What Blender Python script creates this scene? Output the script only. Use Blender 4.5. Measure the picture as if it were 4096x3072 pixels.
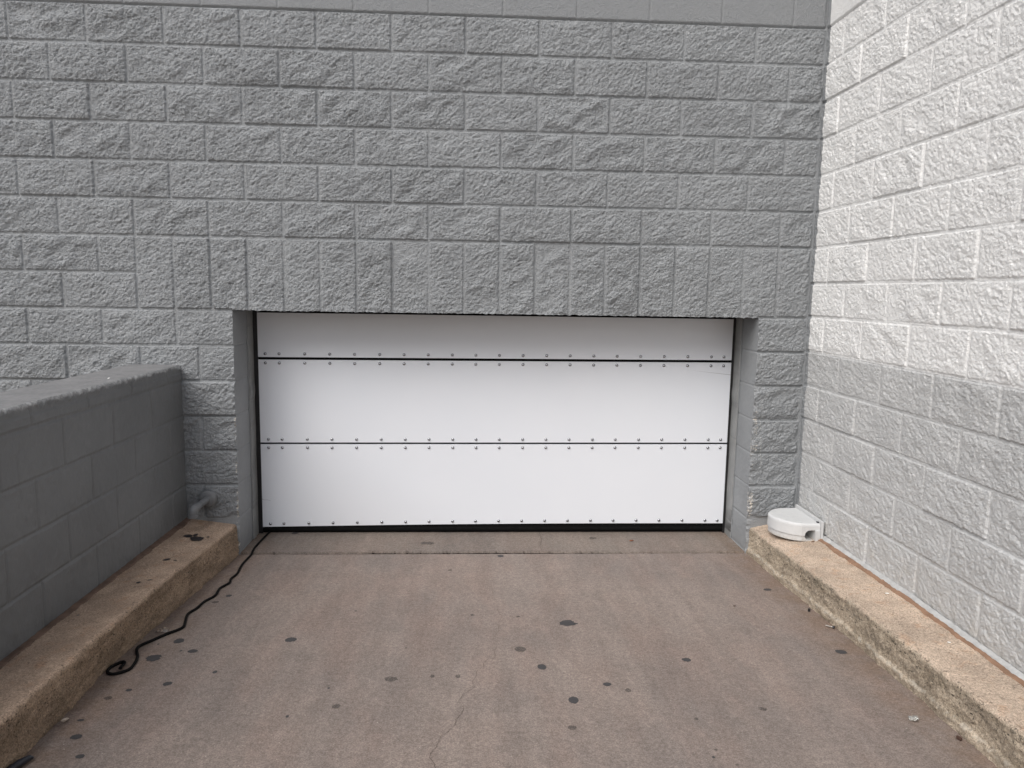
import bpy, bmesh, math, random
import numpy as np
from mathutils import Vector, Matrix

for o in list(bpy.data.objects):
    bpy.data.objects.remove(o)
SC = bpy.context.scene
COL = SC.collection
R = math.radians

# ------------------------------------------------------------------ camera
cam_d = bpy.data.cameras.new("camera")
cam = bpy.data.objects.new("camera", cam_d)
COL.objects.link(cam)
yaw, pitch, roll = 0.051649, 0.126631, 0.016037
F = Vector((math.sin(yaw) * math.cos(pitch), math.cos(yaw) * math.cos(pitch), -math.sin(pitch)))
Rt = Vector((math.cos(yaw), -math.sin(yaw), 0))
Up = Rt.cross(F)
R2 = Rt * math.cos(roll) + Up * math.sin(roll)
U2 = -Rt * math.sin(roll) + Up * math.cos(roll)
m = Matrix((R2, U2, -F)).transposed().to_4x4()
m.translation = Vector((-1.965107, -4.212436, 1.348934))
cam.matrix_world = m
cam_d.sensor_width = 36
cam_d.lens = 2904.38 * 36 / 4096
cam_d.clip_start = 0.05
cam_d.clip_end = 1000
SC.camera = cam

# ------------------------------------------------------------------ light
SUN_EL, SUN_AZ = R(48), R(219)      # azimuth measured clockwise from +Y
world = bpy.data.worlds.new("World")
SC.world = world
world.use_nodes = True
wn = world.node_tree.nodes
wl = world.node_tree.links
sky = wn.new("ShaderNodeTexSky")
sky.sky_type = 'NISHITA'
sky.sun_disc = False
sky.sun_elevation = SUN_EL
sky.sun_rotation = SUN_AZ
sky.dust_density = 4.0
sky.air_density = 1.0
sky.ozone_density = 1.0
hs = wn.new("ShaderNodeHueSaturation")
hs.inputs['Saturation'].default_value = 0.85
wl.new(sky.outputs[0], hs.inputs['Color'])
wl.new(hs.outputs[0], wn['Background'].inputs['Color'])
wn['Background'].inputs['Strength'].default_value = 0.10
sd = bpy.data.lights.new("sun", 'SUN')
sd.energy = 2.0
sd.angle = R(52)
sd.color = (1.0, 1.0, 1.0)
sun = bpy.data.objects.new("sun", sd)
COL.objects.link(sun)
to_sun = Vector((math.sin(SUN_AZ) * math.cos(SUN_EL), math.cos(SUN_AZ) * math.cos(SUN_EL), math.sin(SUN_EL)))
sun.rotation_euler = to_sun.to_track_quat('Z', 'Y').to_euler()
SC.view_settings.view_transform = 'Standard'
SC.view_settings.look = 'None'
SC.view_settings.gamma = 1
SC.view_settings.exposure = 0.35

# ------------------------------------------------------------------ helpers
def tag(o, label=None, cat=None, group=None, kind=None):
    if label: o['label'] = label
    if cat: o['category'] = cat
    if group: o['group'] = group
    if kind: o['kind'] = kind
    elif cat: o['kind'] = 'thing'
    return o

def empty(name, loc=(0, 0, 0)):
    o = bpy.data.objects.new(name, None)
    o.location = loc
    o.empty_display_size = 0.1
    COL.objects.link(o)
    return o

def link(name, me, mats, parent=None):
    o = bpy.data.objects.new(name, me)
    COL.objects.link(o)
    for mt in (mats if isinstance(mats, (list, tuple)) else [mats]):
        me.materials.append(mt)
    if parent is not None:
        o.parent = parent
        o.matrix_parent_inverse = Matrix.Translation(-Vector(parent.location))
    return o

def np_mesh(name, V, Q, smooth=True, mi=None, attrs=None):
    me = bpy.data.meshes.new(name)
    V = np.asarray(V, np.float32); Q = np.asarray(Q, np.int32)
    me.vertices.add(len(V)); me.vertices.foreach_set('co', V.ravel())
    me.loops.add(Q.size); me.loops.foreach_set('vertex_index', Q.ravel())
    me.polygons.add(len(Q))
    me.polygons.foreach_set('loop_start', np.arange(0, Q.size, Q.shape[1], dtype=np.int32))
    if mi is not None: me.polygons.foreach_set('material_index', np.asarray(mi, np.int32))
    me.polygons.foreach_set('use_smooth', np.full(len(Q), smooth))
    if attrs:
        for k, a in attrs.items():
            at = me.attributes.new(k, 'FLOAT', 'POINT')
            at.data.foreach_set('value', np.asarray(a, np.float32).ravel())
    me.update(calc_edges=True)
    me.validate()
    return me

def grid_quads(n, mm, keep=None, flip=False, off=0):
    i, j = np.meshgrid(np.arange(n - 1), np.arange(mm - 1), indexing='ij')
    a = i * mm + j
    q = np.stack([a, a + mm, a + mm + 1, a + 1], -1).reshape(-1, 4)
    if keep is not None: q = q[keep.ravel()]
    if flip: q = q[:, ::-1]
    return q + off

class MB:
    """collects patches into one mesh"""
    def __init__(s): s.v = []; s.q = []; s.n = 0; s.mi = []
    def grid(s, P, keep=None, flip=False, mi=0):
        a, b = P.shape[:2]
        q = grid_quads(a, b, keep, flip, s.n)
        s.v.append(P.reshape(-1, 3)); s.q.append(q); s.n += a * b
        s.mi.append(np.full(len(q), mi))
    def quad(s, pts, mi=0):
        s.v.append(np.array(pts, float)); s.q.append(np.array([[0, 1, 2, 3]]) + s.n); s.n += 4
        s.mi.append(np.array([mi]))
    def build(s, name, mats, parent=None, smooth=True):
        me = np_mesh(name, np.concatenate(s.v), np.concatenate(s.q), smooth, np.concatenate(s.mi))
        return link(name, me, mats, parent)

def bm_obj(name, bm, mats, parent=None, smooth=False):
    me = bpy.data.meshes.new(name)
    bmesh.ops.recalc_face_normals(bm, faces=bm.faces)
    bm.to_mesh(me); bm.free()
    if smooth:
        me.polygons.foreach_set('use_smooth', [True] * len(me.polygons))
        me.set_sharp_from_angle(angle=R(42))
    return link(name, me, mats, parent)

def bm_box(bm, lo, hi, bevel=0.0, seg=2):
    r = bmesh.ops.create_cube(bm, size=1)
    c = [(a + b) / 2 for a, b in zip(lo, hi)]; s = [b - a for a, b in zip(lo, hi)]
    for v in r['verts']:
        v.co = Vector([v.co[i] * s[i] + c[i] for i in range(3)])
    if bevel:
        es = list({e for v in r['verts'] for e in v.link_edges})
        bmesh.ops.bevel(bm, geom=es, offset=bevel, segments=seg, affect='EDGES')

def bm_tube(bm, pts, rad, seg=12, caps=True):
    pts = [Vector(p) for p in pts]
    rads = rad if isinstance(rad, (list, tuple)) else [rad] * len(pts)
    rings = []
    ref = Vector((0, 0, 1))
    for i, p in enumerate(pts):
        t = (pts[min(i + 1, len(pts) - 1)] - pts[max(i - 1, 0)]).normalized()
        if abs(t.dot(ref)) > .95: ref = Vector((1, 0, 0))
        n = (ref - t * ref.dot(t)).normalized(); b = t.cross(n); ref = n
        rings.append([bm.verts.new(p + (n * math.cos(a) + b * math.sin(a)) * rads[i])
                      for a in [2 * math.pi * k / seg for k in range(seg)]])
    for a, b in zip(rings, rings[1:]):
        for k in range(seg):
            bm.faces.new((a[k], a[(k + 1) % seg], b[(k + 1) % seg], b[k]))
    if caps:
        bm.faces.new(rings[0]); bm.faces.new(rings[-1][::-1])

def spline(pts, n=6):
    P = [Vector(p) for p in pts]; out = []
    for i in range(len(P) - 1):
        p0, p1, p2, p3 = P[max(i - 1, 0)], P[i], P[i + 1], P[min(i + 2, len(P) - 1)]
        for k in range(n):
            t = k / n
            out.append(.5 * ((2 * p1) + (-p0 + p2) * t + (2 * p0 - 5 * p1 + 4 * p2 - p3) * t * t + (-p0 + 3 * p1 - 3 * p2 + p3) * t ** 3))
    out.append(P[-1])
    return out

# noise fields (spectral, tileable) ---------------------------------
NT = 1024; RES = 0.003
def field(seed, lo, hi, beta, aniso=1.0, ang=0.0):
    g = np.random.default_rng(seed)
    w = np.fft.rfft2(g.standard_normal((NT, NT)))
    fx = np.fft.fftfreq(NT, RES)[:, None]; fy = np.fft.rfftfreq(NT, RES)[None, :]
    c, s = math.cos(ang), math.sin(ang)
    u = (fx * c + fy * s) * aniso; v = -fx * s + fy * c
    f = np.hypot(u, v)
    A = np.where(f > 0, 1 / np.maximum(f, 1e-3) ** beta, 0)
    A *= 1 / (1 + (f * lo) ** 6) * (1 - np.exp(-(f * hi) ** 2))
    h = np.fft.irfft2(w * A, s=(NT, NT))
    return ((h - h.mean()) / h.std()).astype(np.float32)

def sample(Fd, x, y):
    u = np.mod(x / RES, NT); v = np.mod(y / RES, NT)
    i = np.floor(u).astype(int); j = np.floor(v).astype(int); a = u - i; b = v - j
    i %= NT; j %= NT; i1 = (i + 1) % NT; j1 = (j + 1) % NT
    return Fd[i, j] * (1 - a) * (1 - b) + Fd[i1, j] * a * (1 - b) + Fd[i, j1] * (1 - a) * b + Fd[i1, j1] * a * b

F_LOW = field(1, .05, .22, 1.6, 1.7, R(35))
F_MID = field(2, .013, .055, 0.9, 1.6, R(35))
F_FIN = field(3, .0055, .018, 0.4, 1.2, R(35))
F_FIN = (np.abs(F_FIN) - .8) * .75 + .75 * field(5, .0034, .011, 0.2, 1.1, R(40))
F_SM = field(4, .02, .25, 1.0)
def sstep(a, b, x):
    t = np.clip((x - a) / (b - a), 0, 1)
    return t * t * (3 - 2 * t)

B, H = 0.4064, 0.2032
ZJ = 14 * H                       # bed joint between split-face and smooth courses
RN = np.random.default_rng(7).random((8192, 6))
def split_face(u, z, u0, u1, z0, z1, cid, base=.0050, lowa=.0024, fina=1.0):
    """protrusion of a split-face block face over its mortar"""
    r = RN[np.mod(cid, 8192)]
    d = np.minimum(np.minimum(u - u0, u1 - u), np.minimum(z - z0, z1 - z))
    ou = r[..., 0] * 4.0; oz = r[..., 1] * 4.0
    low = sample(F_LOW, u + ou, z + oz); mid = sample(F_MID, u + oz, z + ou); fin = sample(F_FIN, u + ou, z + oz)
    lowr = np.where(r[..., 5] > .8, 1.7, np.where(r[..., 5] > .4, 1.2, .7))
    cu = (u - (u0 + u1) / 2); cz = (z - (z0 + z1) / 2)
    mid = mid - .35 * np.abs(mid)
    hgt = base + .006 * r[..., 2] ** 3 + (r[..., 3] - .5) * .022 * cu + (r[..., 4] - .5) * .028 * cz
    pil = sstep(.004, .045, d)
    hgt = hgt + pil * (lowa * 1.1 + lowa * low * lowr) + .0016 * mid * fina * (.5 + .5 * pil)
    hgt = hgt + .0034 * fina * fin * (.85 + .3 * r[..., 5])
    lo_ = .0008
    hgt = np.where(hgt < lo_, lo_ - .55 * (lo_ - hgt), hgt)
    e = sstep(.0060, .0090, d + .0007 * mid)
    j = .0014 * sample(F_SM, u, z) * .5 + .0018 * np.exp(-(np.maximum(d, 0) / .004) ** 2)
    return e * hgt + (1 - e) * (j - .0032 * fina)

def smooth_face(u, z, u0, u1, z0, z1, cid, dep=.004, wid=.005):
    d = np.minimum(np.minimum(u - u0, u1 - u), np.minimum(z - z0, z1 - z))
    r = RN[np.mod(cid, 8192)]
    e = sstep(wid * .4, wid * 1.5, d + .0006 * sample(F_MID, u, z))
    return e * (dep + .0012 * (r[..., 2] - .5)) + .00035 * sample(F_SM, u * 1.3, z * 1.3)

# ------------------------------------------------------------------ materials
def mat(name, col, rough=.6, metal=0.0, spec=.5):
    mt = bpy.data.materials.new(name); mt.use_nodes = True
    b = mt.node_tree.nodes['Principled BSDF']
    b.inputs['Base Color'].default_value = (*col, 1)
    b.inputs['Roughness'].default_value = rough
    b.inputs['Metallic'].default_value = metal
    b.inputs['Specular IOR Level'].default_value = spec
    return mt

class NT_:
    def __init__(s, mt):
        s.t = mt.node_tree; s.b = s.t.nodes['Principled BSDF']
        s.co = s.t.nodes.new('ShaderNodeNewGeometry').outputs['Position']
    def n(s, k, **kw):
        nd = s.t.nodes.new(k)
        for a, v in kw.items(): setattr(nd, a, v)
        return nd
    def set(s, inp, v):
        if hasattr(v, 'is_linked') or hasattr(v, 'links'): s.t.links.new(v, inp)
        elif isinstance(v, tuple) and len(v) == 3 and inp.type == 'RGBA': inp.default_value = (*v, 1)
        else: inp.default_value = v
    def math(s, op, a, b=0.0, c=0.0, clamp=False):
        nd = s.n('ShaderNodeMath', operation=op, use_clamp=clamp)
        s.set(nd.inputs[0], a); s.set(nd.inputs[1], b); s.set(nd.inputs[2], c)
        return nd.outputs[0]
    def noise(s, scale, detail=3, rough=.55, vec=None, dist=0.0, off=None, stretch=None):
        v = vec or s.co
        if stretch or off:
            mp = s.n('ShaderNodeMapping'); s.set(mp.inputs[0], v)
            if stretch: mp.inputs['Scale'].default_value = stretch
            if off: mp.inputs['Location'].default_value = off
            v = mp.outputs[0]
        nd = s.n('ShaderNodeTexNoise')
        s.set(nd.inputs['Vector'], v); nd.inputs['Scale'].default_value = scale
        nd.inputs['Detail'].default_value = detail; nd.inputs['Roughness'].default_value = rough
        nd.inputs['Distortion'].default_value = dist
        return nd.outputs['Fac']
    def voro(s, scale, feature='F1', vec=None):
        nd = s.n('ShaderNodeTexVoronoi', feature=feature)
        s.set(nd.inputs['Vector'], vec or s.co); nd.inputs['Scale'].default_value = scale
        return nd
    def ramp(s, x, a, b, va=0.0, vb=1.0):
        nd = s.n('ShaderNodeMapRange', interpolation_type='SMOOTHSTEP')
        s.set(nd.inputs[0], x)
        for i, v in enumerate((a, b, va, vb)): s.set(nd.inputs[i + 1], v)
        return nd.outputs[0]
    def mix(s, f, a, b, blend='MIX'):
        nd = s.n('ShaderNodeMix', data_type='RGBA', blend_type=blend)
        s.set(nd.inputs[0], f); s.set(nd.inputs[6], a); s.set(nd.inputs[7], b)
        return nd.outputs[2]
    def xyz(s):
        nd = s.n('ShaderNodeSeparateXYZ'); s.set(nd.inputs[0], s.co); return nd.outputs
    def attr(s, name):
        nd = s.n('ShaderNodeAttribute', attribute_name=name); return nd.outputs['Fac']
    def bump(s, h, dist, strength=1.0):
        nd = s.n('ShaderNodeBump'); nd.inputs['Distance'].default_value = dist
        nd.inputs['Strength'].default_value = strength
        s.set(nd.inputs['Height'], h); s.set(s.b.inputs['Normal'], nd.outputs[0])
    def color(s, c): s.set(s.b.inputs['Base Color'], c)
    def rough(s, r): s.set(s.b.inputs['Roughness'], r)

GREY = (.268, .281, .291)
def paint_mat(name, col, rough=.55, bump=.0012, var=.1, chips=None, scratch=False):
    mt = mat(name, col, rough); N = NT_(mt)
    big = N.ramp(N.noise(2.2, 4), .3, .7)
    c = N.mix(big, tuple(x * (1 - var) for x in col), tuple(min(x * (1 + var * .5), .9) for x in col))
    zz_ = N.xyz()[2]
    c = N.mix(N.math('GREATER_THAN', zz_, 2.847), c, tuple(x * .80 for x in col))  # smooth top courses darkened in the colour to stand in for missing micro-shadow
    dirt = N.math('MULTIPLY', N.ramp(N.noise(9, 6, .7), .56, .72), .16)
    c = N.mix(dirt, c, tuple(x * .55 + .02 for x in col))
    x, y, z = N.xyz()
    if chips:
        acc = None
        for (cx, w, zt) in chips:
            d = N.math('ABSOLUTE', N.math('SUBTRACT', x, cx))
            near = N.math('MULTIPLY', N.ramp(d, 0.0, w, 1, 0), N.ramp(z, zt - .12, zt, 1, 0))
            near = N.math('MULTIPLY', near, N.ramp(N.noise(6, 2, off=(3, 1, 5)), .42, .56))
            thr = N.math('SUBTRACT', .78, N.math('MULTIPLY', near, .26))
            msk = N.math('GREATER_THAN', N.noise(120, 3, .7), thr)
            msk = N.math('MULTIPLY', msk, N.math('GREATER_THAN', near, .05))
            msk = N.math('MULTIPLY', msk, N.math('LESS_THAN', y, .012))
            acc = msk if acc is None else N.math('MAXIMUM', acc, msk)
        c = N.mix(acc, c, (.62, .57, .5))
    if scratch:
        cx = N.math('ADD', N.math('MULTIPLY', N.math('SINE', N.math('MULTIPLY', z, 7.5)), .012), -.243)
        d = N.math('ABSOLUTE', N.math('SUBTRACT', x, cx))
        k = N.math('MULTIPLY', N.math('LESS_THAN', d, .0012), N.math('MULTIPLY', N.math('LESS_THAN', z, .74), N.math('GREATER_THAN', z, .32)))
        k = N.math('MULTIPLY', k, N.ramp(N.noise(25, 2), .4, .5, 0, .6))
        c = N.mix(k, c, (.6, .6, .58))
    N.color(c)
    hgt = N.math('ADD', N.math('MULTIPLY', N.noise(260, 3, .6), .4), N.noise(125, 3, .65, dist=.8))
    N.bump(hgt, bump)
    return mt

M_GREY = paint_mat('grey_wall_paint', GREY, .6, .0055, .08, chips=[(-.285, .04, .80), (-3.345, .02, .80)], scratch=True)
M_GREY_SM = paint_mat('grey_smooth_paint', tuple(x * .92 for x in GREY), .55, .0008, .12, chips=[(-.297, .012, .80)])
M_LOW = paint_mat('dark_grey_wall_paint', (.165, .167, .166), .6, .0008, .16)

def white_wall_mat():
    mt = mat('white_wall_paint', (.8, .8, .78), .5); N = NT_(mt)
    x, y, z = N.xyz()
    c = N.mix(N.ramp(N.noise(3, 4), .35, .7), (.77, .775, .765), (.81, .814, .803))
    st = N.math('MULTIPLY', N.ramp(N.noise(4.5, 5, .65, off=(0, 2.3, 0)), .62, .78), .25)
    c = N.mix(st, c, (.5, .5, .49))
    lowc = N.mix(N.ramp(N.noise(5, 4, off=(1, 4, 2)), .35, .7), (.495, .502, .500), (.55, .557, .553))
    foot = N.math('MULTIPLY', N.ramp(z, 0.0, .35, 1, 0), N.ramp(N.noise(12, 5, .7), .45, .7, 0, .35))
    lowc = N.mix(foot, lowc, (.42, .38, .31))
    zb = N.math('ADD', z, N.math('MULTIPLY', N.math('SUBTRACT', N.noise(40, 3), .5), .012))
    c = N.mix(N.math('LESS_THAN', zb, 1.028), c, lowc)
    wav = N.math('MULTIPLY', N.math('SUBTRACT', N.noise(6, 4, .6, off=(5, 0, 0)), .5), .04)
    yb = N.math('ADD', y, wav)
    c = N.mix(N.math('GREATER_THAN', yb, -.040), c, GREY)
    sp = N.math('GREATER_THAN', N.noise(55, 2, .5, off=(0, 0, 9)), .79)
    c = N.mix(N.math('MULTIPLY', sp, .5), c, (.3, .27, .22))
    N.color(c)
    hgt = N.math('ADD', N.math('MULTIPLY', N.noise(260, 3, .6), .4), N.noise(125, 3, .65, dist=.8))
    N.bump(hgt, .0036)
    return mt
M_WHITE = white_wall_mat()

def slab_mat(name, base, dark, light, seed=0.0):
    mt = mat(name, base, .85, 0, .3); N = NT_(mt)
    o = (seed, seed * .7, 0)
    f = N.ramp(N.noise(1.3, 5, .6, off=o), .3, .7)
    c = N.mix(f, dark, light)
    f2 = N.ramp(N.noise(2.6, 5, .6, stretch=(2.0, .7, 1), off=(2, seed, 0)), .38, .7)
    c = N.mix(N.math('MULTIPLY', f2, .5), c, (base[0] * 1.08, base[1] * .97, base[2] * .93))
    f3 = N.ramp(N.noise(7, 6, .7, off=(7, seed, 0)), .48, .75)
    c = N.mix(N.math('MULTIPLY', f3, .45), c, tuple(x * .72 for x in base))
    f3b = N.ramp(N.noise(5, 5, .65, stretch=(1.4, .6, 1), off=(17, seed, 0)), .52, .74)
    c = N.mix(N.math('MULTIPLY', f3b, .35), c, (light[0] * 1.12, light[1] * 1.12, light[2] * 1.12))
    st = N.ramp(N.noise(3.0, 6, .7, stretch=(4.0, .5, 1), off=(5, seed, 0)), .36, .66, .93, 1.07)
    c = N.mix(1.0, c, st, 'MULTIPLY')
    x, y, z = N.xyz()
    ed = N.math('MAXIMUM', N.ramp(x, -3.34, -3.12, 1, 0), N.ramp(x, -.55, -.29, 0, 1))
    ed = N.math('MULTIPLY', ed, N.ramp(N.noise(9, 5, .7), .35, .62, .25, 1))
    c = N.mix(N.math('MULTIPLY', ed, .55), c, (base[0] * .80, base[1] * .64, base[2] * .48))
    # sand grain
    g = N.ramp(N.noise(200, 3, .75), .36, .64, .76, 1.24)
    c = N.mix(1.0, c, g, 'MULTIPLY')
    g2 = N.ramp(N.noise(60, 5, .8), .36, .64, .84, 1.14)
    c = N.mix(1.0, c, g2, 'MULTIPLY')
    wsp = N.math('GREATER_THAN', N.noise(140, 1, .5, off=(0, 4, 0)), .765)
    c = N.mix(N.math('MULTIPLY', wsp, .55), c, (.55, .5, .45))
    dsp = N.math('GREATER_THAN', N.noise(75, 2, .5, off=(3, 4, 1)), .775)
    c = N.mix(N.math('MULTIPLY', dsp, .6), c, (.08, .07, .065))
    N.color(c)
    N.bump(N.math('ADD', N.noise(260, 3, .7), N.math('MULTIPLY', N.noise(40, 4, .6), 1.5)), .0011)
    return mt
M_SLAB = slab_mat('ramp_concrete', (.214, .178, .157), (.188, .159, .143), (.245, .202, .176), 1.0)
M_APRON = slab_mat('apron_concrete', (.180, .153, .134), (.156, .134, .120), (.200, .170, .147), 4.0)
M_GROUND = slab_mat('yard_concrete', (.28, .26, .24), (.24, .22, .2), (.31, .28, .26), 9.0)

def spot_mat(name, col, a):
    mt = mat(name, col, .8, 0, .3); N = NT_(mt)
    g = N.ramp(N.noise(300, 2, .6), .3, .7, .85, 1.15)
    N.color(N.mix(1.0, col, g, 'MULTIPLY'))
    al = N.ramp(N.noise(110, 4, .7), .5 - a * .3, .56 - a * .3, 1 - min(1, (1 - a) * 1.3) , 1)
    al = N.math('MULTIPLY', al, min(1, a + .15))
    N.set(N.b.inputs['Alpha'], al)
    return mt
M_GUM = spot_mat('old_gum', (.062, .060, .062), .72)
M_GUM2 = spot_mat('faint_gum', (.10, .088, .08), .4)
M_CRACK = mat('crack_shadow', (.085, .07, .06), .95, 0, .1)

def curb_mat(name, top, face, dark, black=.0, white=0.0):
    mt = mat(name, top, .9, 0, .25); N = NT_(mt)
    p = N.attr('prof')
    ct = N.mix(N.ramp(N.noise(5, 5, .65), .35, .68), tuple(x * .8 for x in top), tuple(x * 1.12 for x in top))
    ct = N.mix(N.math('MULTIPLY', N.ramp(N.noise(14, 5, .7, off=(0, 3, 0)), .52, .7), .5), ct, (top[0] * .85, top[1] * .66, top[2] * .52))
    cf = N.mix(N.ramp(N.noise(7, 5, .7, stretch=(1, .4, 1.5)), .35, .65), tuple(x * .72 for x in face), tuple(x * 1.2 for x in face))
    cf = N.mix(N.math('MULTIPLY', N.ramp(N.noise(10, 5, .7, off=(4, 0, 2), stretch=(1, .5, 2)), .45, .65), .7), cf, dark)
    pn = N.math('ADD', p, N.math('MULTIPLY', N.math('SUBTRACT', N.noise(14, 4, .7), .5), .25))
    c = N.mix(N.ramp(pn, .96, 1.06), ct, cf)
    # pits and grime
    g = N.ramp(N.noise(170, 4, .8), .34, .66, .62, 1.34)
    c = N.mix(1.0, c, g, 'MULTIPLY')
    pit = N.ramp(N.noise(110, 3, .7, stretch=(1, .7, 1)), .60, .66)
    bandlo = N.ramp(pn, .9, 1.02); bandhi = N.ramp(pn, 1.3, 1.62, 1, 0)
    band = N.math('MULTIPLY', bandlo, bandhi)
    amt = N.math('MULTIPLY', pit, N.math('ADD', .42, N.math('MULTIPLY', band, .55)))
    c = N.mix(amt, c, (.05, .045, .038))
    if black:
        mold = N.math('MULTIPLY', band, N.ramp(N.noise(22, 6, .8, stretch=(1, .5, 1.4)), .52, .62))
        mold = N.math('MULTIPLY', mold, N.ramp(N.noise(190, 3, .7), .42, .55))
        c = N.mix(N.math('MULTIPLY', mold, black), c, (.045, .045, .036))
    if white:
        wl_ = N.math('MULTIPLY', N.ramp(pn, 1.58, 1.64), N.ramp(pn, 1.66, 1.74, 1, 0))
        wl_ = N.math('MULTIPLY', wl_, N.ramp(N.noise(30, 4, .7), .42, .6))
        c = N.mix(N.math('MULTIPLY', wl_, white), c, (.62, .58, .5))
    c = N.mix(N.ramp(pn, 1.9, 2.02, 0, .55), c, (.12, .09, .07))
    sp = N.math('GREATER_THAN', N.noise(170, 1, .5, off=(8, 0, 0)), .74)
    c = N.mix(N.math('MULTIPLY', sp, .5), c, tuple(min(.75, x * 1.7) for x in top))
    N.color(c)
    N.bump(N.math('ADD', N.math('ADD', N.noise(170, 4, .75), N.math('MULTIPLY', N.noise(60, 4, .7), 1.2)), N.math('MULTIPLY', pit, -.6)), .0045)
    return mt
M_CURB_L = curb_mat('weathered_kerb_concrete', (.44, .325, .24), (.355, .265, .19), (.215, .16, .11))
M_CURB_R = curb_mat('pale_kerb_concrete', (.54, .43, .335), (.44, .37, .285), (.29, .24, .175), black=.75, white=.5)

def simple_noise(name, col, rough, var=.2, sc=20, bump=0.0, metal=0):
    mt = mat(name, col, rough, metal); N = NT_(mt)
    N.color(N.mix(N.ramp(N.noise(sc, 5, .65), .3, .7), tuple(x * (1 - var) for x in col), tuple(min(.9, x * (1 + var)) for x in col)))
    if bump: N.bump(N.noise(sc * 6, 3), bump)
    return mt
M_SEAL_L = simple_noise('brown_sealant', (.125, .078, .055), .75, .3, 18, .001)
M_SEAL_R = simple_noise('tan_sealant', (.235, .14, .088), .75, .2, 18, .001)
M_GREYFIL = simple_noise('grey_mortar_fillet', (.40, .405, .40), .7, .12, 30, .001)
M_BLACK = simple_noise('black_rubber', (.006, .006, .006), .95, .3, 60)
M_BLACK.node_tree.nodes['Principled BSDF'].inputs['Specular IOR Level'].default_value = .1
M_FRAME = simple_noise('black_metal', (.013, .013, .014), .4, .2, 30)
M_CABLE = simple_noise('black_cable_jacket', (.004, .004, .004), .85, .3, 200, .0006)
M_CABLE.node_tree.nodes['Principled BSDF'].inputs['Specular IOR Level'].default_value = .15
M_STEEL = mat('polished_steel', (.42, .43, .45), .2, 1.0)
M_TAR = simple_noise('black_tar', (.028, .024, .024), .45, .3, 60, .001)

def panel_mat():
    mt = mat('white_laminate', (.80, .80, .80), .32, 0, .5); N = NT_(mt)
    c = N.mix(N.ramp(N.noise(1.6, 3), .3, .7), (.755, .785, .83), (.77, .797, .84))
    x, y, z = N.xyz()
    # scuffs: one long hairline at the right of the middle panel, one small at the lower left
    lz = N.math('ADD', .805, N.math('MULTIPLY', x, -.105))
    d = N.math('ABSOLUTE', N.math('SUBTRACT', z, lz))
    w = N.ramp(x, -.62, -.33, 0.0, .0016)
    k = N.math('MULTIPLY', N.math('LESS_THAN', d, w), N.math('GREATER_THAN', x, -.62))
    c = N.mix(N.math('MULTIPLY', k, .55), c, (.2, .2, .2))
    lz2 = N.math('ADD', N.math('MULTIPLY', N.math('ADD', x, 3.3), -.25), N.math('MULTIPLY', N.noise(40, 2), .02))
    d2 = N.math('ABSOLUTE', N.math('SUBTRACT', z, lz2))
    k2 = N.math('MULTIPLY', N.math('LESS_THAN', d2, .0014), N.math('LESS_THAN', x, -3.26))
    c = N.mix(N.math('MULTIPLY', k2, .6), c, (.3, .3, .32))
    N.color(c)
    N.bump(N.noise(1.2, 1, .3), .003, .4)
    return mt
M_PANEL = panel_mat()

def jamb_mat():
    mt = mat('jamb_paint', (.24, .246, .244), .45, .0); N = NT_(mt)
    c = N.mix(N.ramp(N.noise(8, 4), .3, .7), (.2, .205, .203), (.255, .26, .257))
    x, y, z = N.xyz()
    zz = N.math('ADD', z, N.math('MULTIPLY', y, 1.1))
    st = N.ramp(N.noise(3.2, 3, .6, stretch=(.2, .3, 4)), .56, .62)
    st = N.math('MULTIPLY', st, N.ramp(zz, .05, .35, .9, .15))
    c = N.mix(st, c, (.035, .035, .035))
    sl = N.math('GREATER_THAN', N.noise(30, 3, .7, stretch=(1, 1, .3)), .70)
    c = N.mix(N.math('MULTIPLY', sl, N.ramp(z, .5, .8, .6, 0)), c, (.5, .5, .5))
    N.color(c); N.bump(N.noise(20, 3), .002, .5)
    return mt
M_JAMB = jamb_mat()

# ------------------------------------------------------------------ geometry of the ramp
def fz(x, y):
    t = np.clip((x + 3.355) / 3.075, 0, 1); s = .053 * (1 - t) + .040 * t
    z = -.222 - s * np.minimum(y, 0)
    return -.012 - np.log1p(np.exp(-(z + .012) * 60)) / 60       # flattens out at the yard's level
APZ = -.2125
def gz(x, y): return float(fz(np.float64(x), np.float64(y))) if y < .0 else APZ
XL0, XR0 = -3.355, -.28

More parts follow.
